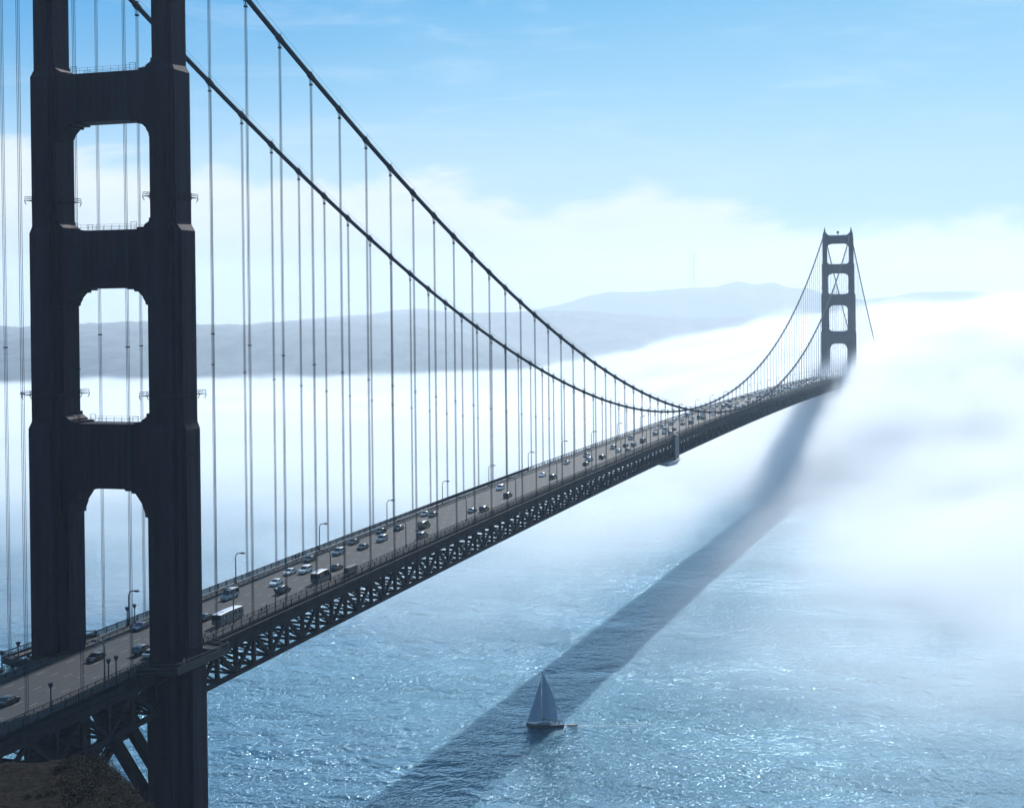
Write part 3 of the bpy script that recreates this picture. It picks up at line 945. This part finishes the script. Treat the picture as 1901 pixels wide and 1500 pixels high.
def seated(lx, ly, ci, label):
    def rg(cx, cy, rx, ry, z, n=8):
        return [(cx+rx*math.cos(2*math.pi*k/n), cy+ry*math.sin(2*math.pi*k/n), z) for k in range(n)]
    m = MB(); m.loft([rg(.1, 0, .28, .22, 0), rg(.12, 0, .3, .2, .12), rg(0, 0, .14, .18, .25), rg(0, 0, .14, .22, .55), rg(0, 0, .07, .09, .68), rg(0, 0, .1, .085, .80), rg(0, 0, .09, .08, .9), rg(0, 0, .03, .03, .97)])
    for s_ in (-1, 1):
        m.loft([rg(.3, s_*.12, .07, .07, -.35), rg(.34, s_*.12, .07, .08, .05), rg(.1, s_*.12, .09, .09, .14)])
        m.loft([rg(.3, s_*.18, .04, .04, .2), rg(.12, s_*.24, .05, .05, .32), rg(0, s_*.2, .06, .06, .58)])
    o = m.build('person', CLD[ci], smooth=True)
    o.matrix_world = Matrix.Translation((228.5, -16.4, 1.35)) @ Matrix.Rotation(R(108), 4, 'Z') @ Matrix.Translation((lx, ly, 0))
    tag(o, label, 'person')
seated(-4.6, .9, 1, 'person in black seated at the stern of the sailboat, near the wheel')
seated(-3.3, -.9, 3, 'person in pale clothes seated in the sailboat cockpit behind the cabin')

# ------------------------------------------------------------------ foam trailing the boat
m = MB(); rn = random.Random(11)
for k in range(90):
    d = rn.uniform(0, 30); sp = .7+d*.10
    side_ = rn.choice((-1, 1, 0)); ly = side_*sp*rn.uniform(.75, 1.05)+rn.gauss(0, .25)
    ln = rn.uniform(.5, 1.8); wd = rn.uniform(.06, .18)*(1-d/60)
    cx, cy_ = -6.2-d, ly
    n = 7; b0 = len(m.v)
    for q in range(n):
        th = 2*math.pi*q/n
        px_, py_ = cx+ln*math.cos(th)*rn.uniform(.7, 1), cy_+wd*math.sin(th)*rn.uniform(.6, 1)
        c_, s_ = math.cos(R(108)), math.sin(R(108))
        m.v.append((228.5+px_*c_-py_*s_, -16.4+px_*s_+py_*c_, .012+.0005*k))
    m.f.append(tuple(range(b0, b0+n)))
tag(m.build('foam', mat('foam_white', (.32, .38, .40), .9), None, fix=False), 'thin broken foam streaks trailing behind the sailboat', 'foam', kind='stuff')

# ------------------------------------------------------------------ water
def water_mat():
    m = bpy.data.materials.new('sea_water'); m.use_nodes = True
    t = NT(m.node_tree); b = t.n['Principled BSDF']
    tc = t.node('ShaderNodeTexCoord'); v = tc.outputs['Object']
    v1 = t.vec(v, (1, .7, 1), rot=(0, 0, R(-14)))
    v2 = t.vec(v, (.75, 1, 1), rot=(0, 0, R(-22)))
    v3 = t.vec(v, (.75, 1, 1), rot=(0, 0, R(10)))
    n0 = t.noise(v1, .03, 2, .5, .3)
    n1 = t.noise(v1, .11, 2, .5, .4)
    n2 = t.noise(v2, .54, 1.5, .5, .5)
    n3 = t.noise(v3, 1.9, 1, .5, .3)
    spw = t.node('ShaderNodeSeparateXYZ'); t.l.new(v, spw.inputs[0])
    gust = t.rng(t.noise(t.vec(v, (1, .4, 1), rot=(0, 0, R(-20))), .022, 3, .55, .5), .32, .66, .62, 1.12)
    hgt = t.m('ADD', t.m('ADD', t.m('MULTIPLY', n0, 4.0), t.m('MULTIPLY', n1, 2.6)), t.m('MULTIPLY', t.m('MULTIPLY', gust, t.rng(spw.outputs[1], 110, -60, .84, .96)), t.m('ADD', t.m('MULTIPLY', n2, 1.3), t.m('MULTIPLY', n3, .56))))
    bn = t.node('ShaderNodeBump'); bn.inputs['Strength'].default_value = 1.0; bn.inputs['Distance'].default_value = 1.0
    t.l.new(hgt, bn.inputs['Height']); patch = t.noise(t.vec(v, (1, .35, 1)), .006, 4, .55, .4)
    cmix = t.mix(t.rng(patch, .35, .65), (.002, .052, .100, 1), (.003, .072, .114, 1))
    # body colour of the deep water under a fresnel-weighted, blue-tinted mirror layer
    df = t.node('ShaderNodeBsdfDiffuse'); t.l.new(cmix, df.inputs[0]); t.l.new(bn.outputs[0], df.inputs['Normal'])
    gl = t.node('ShaderNodeBsdfGlossy'); gl.inputs[0].default_value = (.54, .82, 1.0, 1); gl.inputs['Roughness'].default_value = .14
    t.l.new(bn.outputs[0], gl.inputs['Normal'])
    fr = t.node('ShaderNodeFresnel'); fr.inputs[0].default_value = 1.333; t.l.new(bn.outputs[0], fr.inputs['Normal'])
    mx = t.node('ShaderNodeMixShader'); t.l.new(t.m('MULTIPLY', fr.outputs[0], .95), mx.inputs[0])
    t.l.new(df.outputs[0], mx.inputs[1]); t.l.new(gl.outputs[0], mx.inputs[2])
    t.l.new(mx.outputs[0], t.n['Material Output'].inputs[0])
    t.n.remove(b)
    return m
m = MB(); nx = 24
for i in range(nx):
    for j in range(nx):
        x0 = -1450+14400*i/nx; x1 = -1450+14400*(i+1)/nx; y0 = -6900+15800*j/nx; y1 = -6900+15800*(j+1)/nx
        m.quad((x0, y0, 0), (x1, y0, 0), (x1, y1, 0), (x0, y1, 0))
tag(m.build('water', water_mat(), None, fix=False), kind='structure')

# ------------------------------------------------------------------ hills
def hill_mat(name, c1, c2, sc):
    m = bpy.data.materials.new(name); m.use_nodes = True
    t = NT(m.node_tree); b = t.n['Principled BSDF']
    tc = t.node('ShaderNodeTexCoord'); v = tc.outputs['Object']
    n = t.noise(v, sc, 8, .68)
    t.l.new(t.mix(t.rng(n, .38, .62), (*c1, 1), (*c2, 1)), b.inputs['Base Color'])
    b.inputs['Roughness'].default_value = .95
    b.inputs['Specular IOR Level'].default_value = .1
    bn = t.node('ShaderNodeBump'); bn.inputs['Distance'].default_value = 8; bn.inputs['Strength'].default_value = .8
    t.l.new(n, bn.inputs['Height']); t.l.new(bn.outputs[0], b.inputs['Normal'])
    return m
from mathutils import noise as MN
def ridge(name, label_mat, D, prof, depth, rough, seed, zbase=0.0):
    """terrain whose crest stands D metres away; prof = (azimuth, crest height) pairs"""
    m = MB()
    n = 260; a0, a1 = prof[0][0], prof[-1][0]
    rows = 26
    def H(a):
        for (p, hp), (q, hq) in zip(prof[:-1], prof[1:]):
            if p >= a >= q:
                k = (p-a)/(p-q); return hp+(hq-hp)*k
        return prof[-1][1]
    for j in range(rows+1):
        u = j/rows             # 0 front foot, .5 crest, 1 back foot
        dd = D+(u-.5)*2*depth
        k = math.sin(math.pi*min(1, max(0, u)))**.8
        for i in range(n+1):
            a = a0+(a1-a0)*i/n
            x = CAM.x+dd*math.cos(a); y = CAM.y+dd*math.sin(a)
            nz = MN.fractal(Vector((x*.004+seed, y*.004, seed)), 1.0, 2.0, 5)
            fine = MN.fractal(Vector((x*.03+seed, y*.03, seed)), 1.0, 2.0, 3)
            zz_ = zbase+(H(a)-zbase)*k+nz*rough*(.3+k*(1-k)*3)+fine*rough*.28*k
            m.v.append((x, y, max(zz_, zbase) if 0 < j < rows else -.5))
    for j in range(rows):
        for i in range(n):
            a = j*(n+1)+i; m.f.append((a, a+1, a+n+2, a+n+1))
    o = m.build(name, label_mat, None, smooth=True)
    return tag(o, kind='structure')
def prof(pts, D):
    out = []
    for px, py in pts:
        d = F+r_*((px-1074.4)/FPX)+u_*((605.15-py)/FPX)
        out.append((math.atan2(d.y, d.x), CAM.z+D*d.z/math.hypot(d.x, d.y)))
    return out
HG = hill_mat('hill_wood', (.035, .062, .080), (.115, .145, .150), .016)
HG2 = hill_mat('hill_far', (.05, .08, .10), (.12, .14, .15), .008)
ridge('hill', HG, 3900, prof([(-200, 606), (0, 605), (60, 607), (130, 603), (200, 600), (280, 597), (360, 601), (450, 603), (520, 598), (600, 594), (690, 596), (760, 600), (860, 612), (960, 640), (1100, 690)], 3900), 800, 16, 3.1)
ridge('hill', HG, 4700, prof([(430, 620), (560, 604), (640, 592), (690, 588), (760, 583), (850, 580), (960, 579), (1030, 577), (1100, 577), (1160, 583), (1240, 588), (1310, 593), (1400, 588), (1460, 582), (1530, 577), (1600, 572), (1690, 572), (1900, 578), (2100, 584)], 4700), 800, 14, 7.7)
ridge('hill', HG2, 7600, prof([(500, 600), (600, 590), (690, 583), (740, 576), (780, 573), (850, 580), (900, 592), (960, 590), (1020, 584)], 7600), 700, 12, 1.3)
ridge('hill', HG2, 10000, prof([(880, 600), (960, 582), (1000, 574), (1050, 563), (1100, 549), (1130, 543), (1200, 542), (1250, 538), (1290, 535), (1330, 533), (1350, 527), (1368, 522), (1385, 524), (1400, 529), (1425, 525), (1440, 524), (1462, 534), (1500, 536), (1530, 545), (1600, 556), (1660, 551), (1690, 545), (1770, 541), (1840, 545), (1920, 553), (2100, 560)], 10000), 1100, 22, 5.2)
# low shore in front of the hills, with a pale beach and sea wall
m = MB()
for i in range(40):
    a = YAW+.42-.5*i/40; a2 = YAW+.42-.5*(i+1)/40
    def P(D, a, z): return (CAM.x+D*math.cos(a), CAM.y+D*math.sin(a), z)
    m.quad(P(2920, a, .3), P(2920, a2, .3), P(3060, a2, 3.2), P(3060, a, 3.2))
    m.quad(P(3060, a, 3.2), P(3060, a2, 3.2), P(3300, a2, 6), P(3300, a, 6))
tag(m.build('beach', mat('beach_sand', (.30, .28, .25), .9, var=.3, vscale=.02), None), kind='structure')

# mast on the far hill
MASTM = mat('mast_paint', (.05, .05, .06), .7)
mt = tag(empty('radio_mast', (0, 0, 0)), 'tall three-legged radio mast standing on the pale far hill', 'radio mast')
a_ = YAW-math.atan((1287-1074.4)/FPX); D_ = 9900.0
mt.location = (CAM.x+D_*math.cos(a_), CAM.y+D_*math.sin(a_), 255)
m = MB()
tri = [(math.cos(R(90+120*k)), math.sin(R(90+120*k))) for k in range(3)]
def rad(h): return 30 if h < 0 else (30-17*h/190 if h < 190 else 13+9*(h-190)/110)
hs = [-20, 0, 45, 90, 135, 190, 235, 300]
legs = []
for k in range(3):
    lg = MB(); lg.tube([(tri[k][0]*rad(h), tri[k][1]*rad(h), h) for h in hs], 1.3, 6); lg.build('leg', MASTM, mt)
for h in hs[1:]:
    for k in range(3):
        a, b = tri[k], tri[(k+1) % 3]; r0 = rad(h)
        m.bar((a[0]*r0, a[1]*r0, h), (b[0]*r0, b[1]*r0, h), 1.4, 1.4)
for h0, h1 in zip(hs[1:-1], hs[2:]):
    for k in range(3):
        a, b = tri[k], tri[(k+1) % 3]; r0, r1 = rad(h0), rad(h1)
        m.bar((a[0]*r0, a[1]*r0, h0), (b[0]*r1, b[1]*r1, h1), .7, .7)
m.build('bracing', MASTM, mt)

# ------------------------------------------------------------------ near hillside
def gz(s_, d):
    """ground height for a point s_ to the right and d ahead of the camera"""
    zz_ = 144.2-.352*d if d < 96 else 144.2-.352*96-(d-96)*.10
    edge = -.327*d-2.2*min(1, d/80)
    q = max(0, s_-edge); zz_ -= .25*q+.75*max(0, q-1.5)
    q = max(0, d-121-.2*(s_+40)); zz_ -= min(q*.6, 4)+max(0, q-5)*1.3
    q = max(0, edge-s_-2); zz_ -= .02*q
    zz_ += (.55*MN.fractal(Vector((s_*.14, d*.14, 2)), 1, 2, 4)+.35*abs(MN.fractal(Vector((s_*.6, d*.6, 5)), 1, 2, 4)))*min(1, d/60)
    return zz_
FH = Vector((math.cos(YAW), math.sin(YAW), 0))
def gp(s_, d, up=0.0):
    p = CAM+RT*s_+FH*d
    return (p.x, p.y, max(gz(s_, d), -1)+up)
m = MB(); NS, ND = 420, 300
def sv(i):
    k = i/NS; return -130+75*k/.2 if k < .2 else (-55+30*(k-.2)/.6 if k < .8 else -25+85*(k-.8)/.2)
for j in range(ND+1):
    d = 2+250*(j/ND)
    for i in range(NS+1): m.v.append(gp(sv(i), d))
for j in range(ND):
    for i in range(NS):
        a = j*(NS+1)+i; m.f.append((a, a+1, a+NS+2, a+NS+1))
hm = hill_mat('hillside_soil', (.005, .0045, .0045), (.024, .019, .016), 1.6)
tag(m.build('hillside', hm, None, smooth=True), kind='structure')
m = MB()
rnd = random.Random(3)
for c in range(5200):
    d = rnd.uniform(88, 128); s_ = rnd.uniform(-.40*d-4, -.27*d+8)
    dens = MN.noise(Vector((s_*.35, d*.35, 9)))
    right = (s_-(-.365*d))/6
    if dens < .10-right*1.1: continue
    rr = rnd.uniform(.15, .6)*(1.25 if right > .2 else .8); c0 = Vector(gp(s_, d, rr*.35))
    for q in range(26):
        dv = Vector((rnd.gauss(0, 1), rnd.gauss(0, 1), abs(rnd.gauss(0, .8)))).normalized()*rr*rnd.uniform(.4, 1)
        p = c0+dv; a = Vector((rnd.gauss(0, 1), rnd.gauss(0, 1), rnd.gauss(0, 1))).normalized()*.10; b = Vector((rnd.gauss(0, 1), rnd.gauss(0, 1), rnd.gauss(0, 1))).normalized()*.06
        n = len(m.v); m.v += [tuple(p-a), tuple(p+b), tuple(p+a)]; m.f.append((n, n+1, n+2))
tag(m.build('low_scrub', mat('scrub_leaves', (.007, .008, .006), .9, var=.7, vscale=1.2), None, fix=False),
    'low dark scrub covering the near hillside below the bridge', 'scrub', kind='stuff')

# ------------------------------------------------------------------ fog bank (a density grid)
def fog():
    gt = bpy.data.node_groups.new('fog_density', 'GeometryNodeTree')
    gt.interface.new_socket('Geometry', in_out='OUTPUT', socket_type='NodeSocketGeometry')
    t = NT(gt)
    pos = t.node('GeometryNodeInputPosition').outputs[0]
    sp = t.node('ShaderNodeSeparateXYZ'); t.l.new(pos, sp.inputs[0])
    x, y, z = sp.outputs
    n1 = t.m('SUBTRACT', t.noise(pos, .0028, 4, .55, .3), .5)
    n2 = t.m('SUBTRACT', t.noise(pos, .009, 5, .65, .6), .5)
    # low bank over the bay, growing with distance
    hlow = t.rng(x, 200, 1000, 12, 33, 'LINEAR')
    hlow = t.m('ADD', hlow, t.rng(x, 1250, 2400, 0, -15))
    # tall bank pouring in from the ocean side
    hh = t.m('ADD', t.rng(x, 900, 1290, 0, 63), t.rng(x, 1400, 2400, 0, 60, 'LINEAR'))
    ylo = t.rng(x, 1280, 2300, 5, 40, 'LINEAR')
    yhi = t.rng(x, 1280, 2300, 120, 900, 'LINEAR')
    west = t.rng(y, yhi, ylo)
    H = t.m('ADD', hlow, t.m('MULTIPLY', hh, west))
    shoulder = t.m('MULTIPLY', t.rng(y, -12, -85), t.m('MULTIPLY', t.rng(x, 600, 1000), t.rng(x, 1380, 1200)))
    H = t.m('ADD', H, t.m('MULTIPLY', shoulder, 30))
    amp = t.m('ADD', 8.0, t.m('MULTIPLY', H, .38))
    H = t.m('ADD', H, t.m('MULTIPLY', n1, t.m('MULTIPLY', amp, 1.1)))
    H = t.m('ADD', H, t.m('MULTIPLY', n2, t.m('MULTIPLY', amp, 1.35)))
    # a thicker puff drifting under the deck before the far tower
    puff = t.m('MULTIPLY', t.rng(t.m('ABSOLUTE', t.m('SUBTRACT', x, 960)), 230, 60), t.rng(t.m('ABSOLUTE', t.m('ADD', y, 45)), 110, 20))
    H = t.m('ADD', H, t.m('MULTIPLY', puff, 16))
    H = t.m('ADD', H, t.m('MULTIPLY', t.rng(y, -40, -170), t.rng(x, 350, 700, 0, 14)))
    soft = t.m('ADD', t.m('ADD', 7.0, t.rng(x, 1500, 2400, 0, 8)), t.m('MULTIPLY', H, .16))
    v = t.m('DIVIDE', t.m('SUBTRACT', H, z), soft)
    v = t.rng(v, -.5, 1.0)
    rho = t.m('ADD', t.m('ADD', t.rng(x, 220, 820, 0, .0125, 'LINEAR'), t.rng(x, 130, 420, 0, .0007)), t.rng(x, 1000, 1500, 0, .03))
    corridor = t.m('MULTIPLY', t.rng(t.m('ABSOLUTE', t.m('ADD', y, 15)), 75, 25), t.rng(x, 860, 760))
    rho = t.m('MULTIPLY', rho, t.m('SUBTRACT', 1.0, t.m('MULTIPLY', corridor, .6)))
    front = t.rng(t.m('ADD', x, t.m('MULTIPLY', n2, 420)), 790, 900)
    rho = t.m('ADD', rho, t.m('MULTIPLY', t.m('MULTIPLY', puff, front), .014))
    side = t.m('MULTIPLY', t.rng(y, -35, -170), t.rng(x, 10, 300))
    rho = t.m('ADD', rho, t.m('MULTIPLY', side, .0024))
    rho = t.m('MULTIPLY', rho, t.m('MAXIMUM', t.m('ADD', 1.0, t.m('ADD', t.m('MULTIPLY', n2, 3.2), t.m('MULTIPLY', n1, 1.6))), .12))
    rho = t.m('MULTIPLY', rho, t.m('ADD', 1.0, t.m('MULTIPLY', t.rng(y, -40, -170), t.rng(x, 1200, 600, 0, 1.5))))
    rho = t.m('MULTIPLY', rho, t.m('MAXIMUM', t.rng(x, 110, 250), t.m('MULTIPLY', side, t.rng(x, 5, 120))))
    rho = t.m('MULTIPLY', rho, t.rng(x, 3300, 3050))
    rho = t.m('MAXIMUM', t.m('MULTIPLY', rho, v), 0)
    zn = t.m('ADD', z, t.m('ADD', t.m('MULTIPLY', n1, 150), t.m('MULTIPLY', n2, 60)))
    thin = t.m('MULTIPLY', t.rng(x, 1700, 2600, 0, .00042), t.rng(z, 325, 240))
    rho = t.m('ADD', rho, t.m('MULTIPLY', thin, t.rng(x, 3390, 3200)))
    veil = t.m('MULTIPLY', t.rng(x, 2000, 2700, 0, .0009), t.rng(zn, 62, -25))
    veil = t.m('MULTIPLY', veil, t.m('MULTIPLY', t.rng(x, 3390, 3200), t.m('MAXIMUM', t.m('ADD', 1.0, t.m('MULTIPLY', n1, 4.0)), .1)))
    rho = t.m('ADD', rho, veil)
    rho = t.m('ADD', rho, t.m('MULTIPLY', t.rng(x, 600, 1200, 0, .00010), t.m('MULTIPLY', t.rng(zn, 260, 120), t.rng(x, 1900, 1500))))
    vc = t.node('GeometryNodeVolumeCube')
    # the grid holds a hundred times the density: values under .001 would be clipped away
    rho = t.m('MULTIPLY', rho, 100.0)
    t.l.new(rho, vc.inputs['Density'])
    vc.inputs['Min'].default_value = (2, -900, -1)
    vc.inputs['Max'].default_value = (3400, 2600, 330)
    vc.inputs['Resolution X'].default_value = 220
    vc.inputs['Resolution Y'].default_value = 210
    vc.inputs['Resolution Z'].default_value = 66
    fm = bpy.data.materials.new('fog_bank'); fm.use_nodes = True
    q = NT(fm.node_tree); q.n.remove(q.n['Principled BSDF'])
    pv = q.node('ShaderNodeVolumePrincipled')
    pv.inputs['Color'].default_value = (.915, .958, .992, 1)
    pv.inputs['Density'].default_value = .01
    pv.inputs['Anisotropy'].default_value = .38
    q.l.new(pv.outputs[0], q.n['Material Output'].inputs['Volume'])
    fm.cycles.volume_step_rate = 4.0
    sm = t.node('GeometryNodeSetMaterial'); sm.inputs['Material'].default_value = fm
    t.l.new(vc.outputs[0], sm.inputs[0])
    go = t.node('NodeGroupOutput'); t.l.new(sm.outputs[0], go.inputs[0])
    me = bpy.data.meshes.new('fog_bank'); me.materials.append(fm)
    o = bpy.data.objects.new('fog_bank', me); COL.objects.link(o)
    md = o.modifiers.new('density', 'NODES'); md.node_group = gt
    tag(o, 'thick white fog bank lying over the strait and swallowing the far tower base', 'fog', kind='stuff')
fog()

# ------------------------------------------------------------------ haze in the air
hz = bpy.data.materials.new('haze_air'); hz.use_nodes = True
q = NT(hz.node_tree); q.n.remove(q.n['Principled BSDF'])
pv = q.node('ShaderNodeVolumePrincipled')
pv.inputs['Color'].default_value = (.64, .83, 1.0, 1)
pv.inputs['Density'].default_value = .000072
pv.inputs['Anisotropy'].default_value = .25
q.l.new(pv.outputs[0], q.n['Material Output'].inputs['Volume'])
m = MB(); m.box(-1500, 13000, -7000, 9000, -1.6, 640)
tag(m.build('haze', hz, None), 'pale haze filling the air over the whole strait', 'haze', kind='stuff')
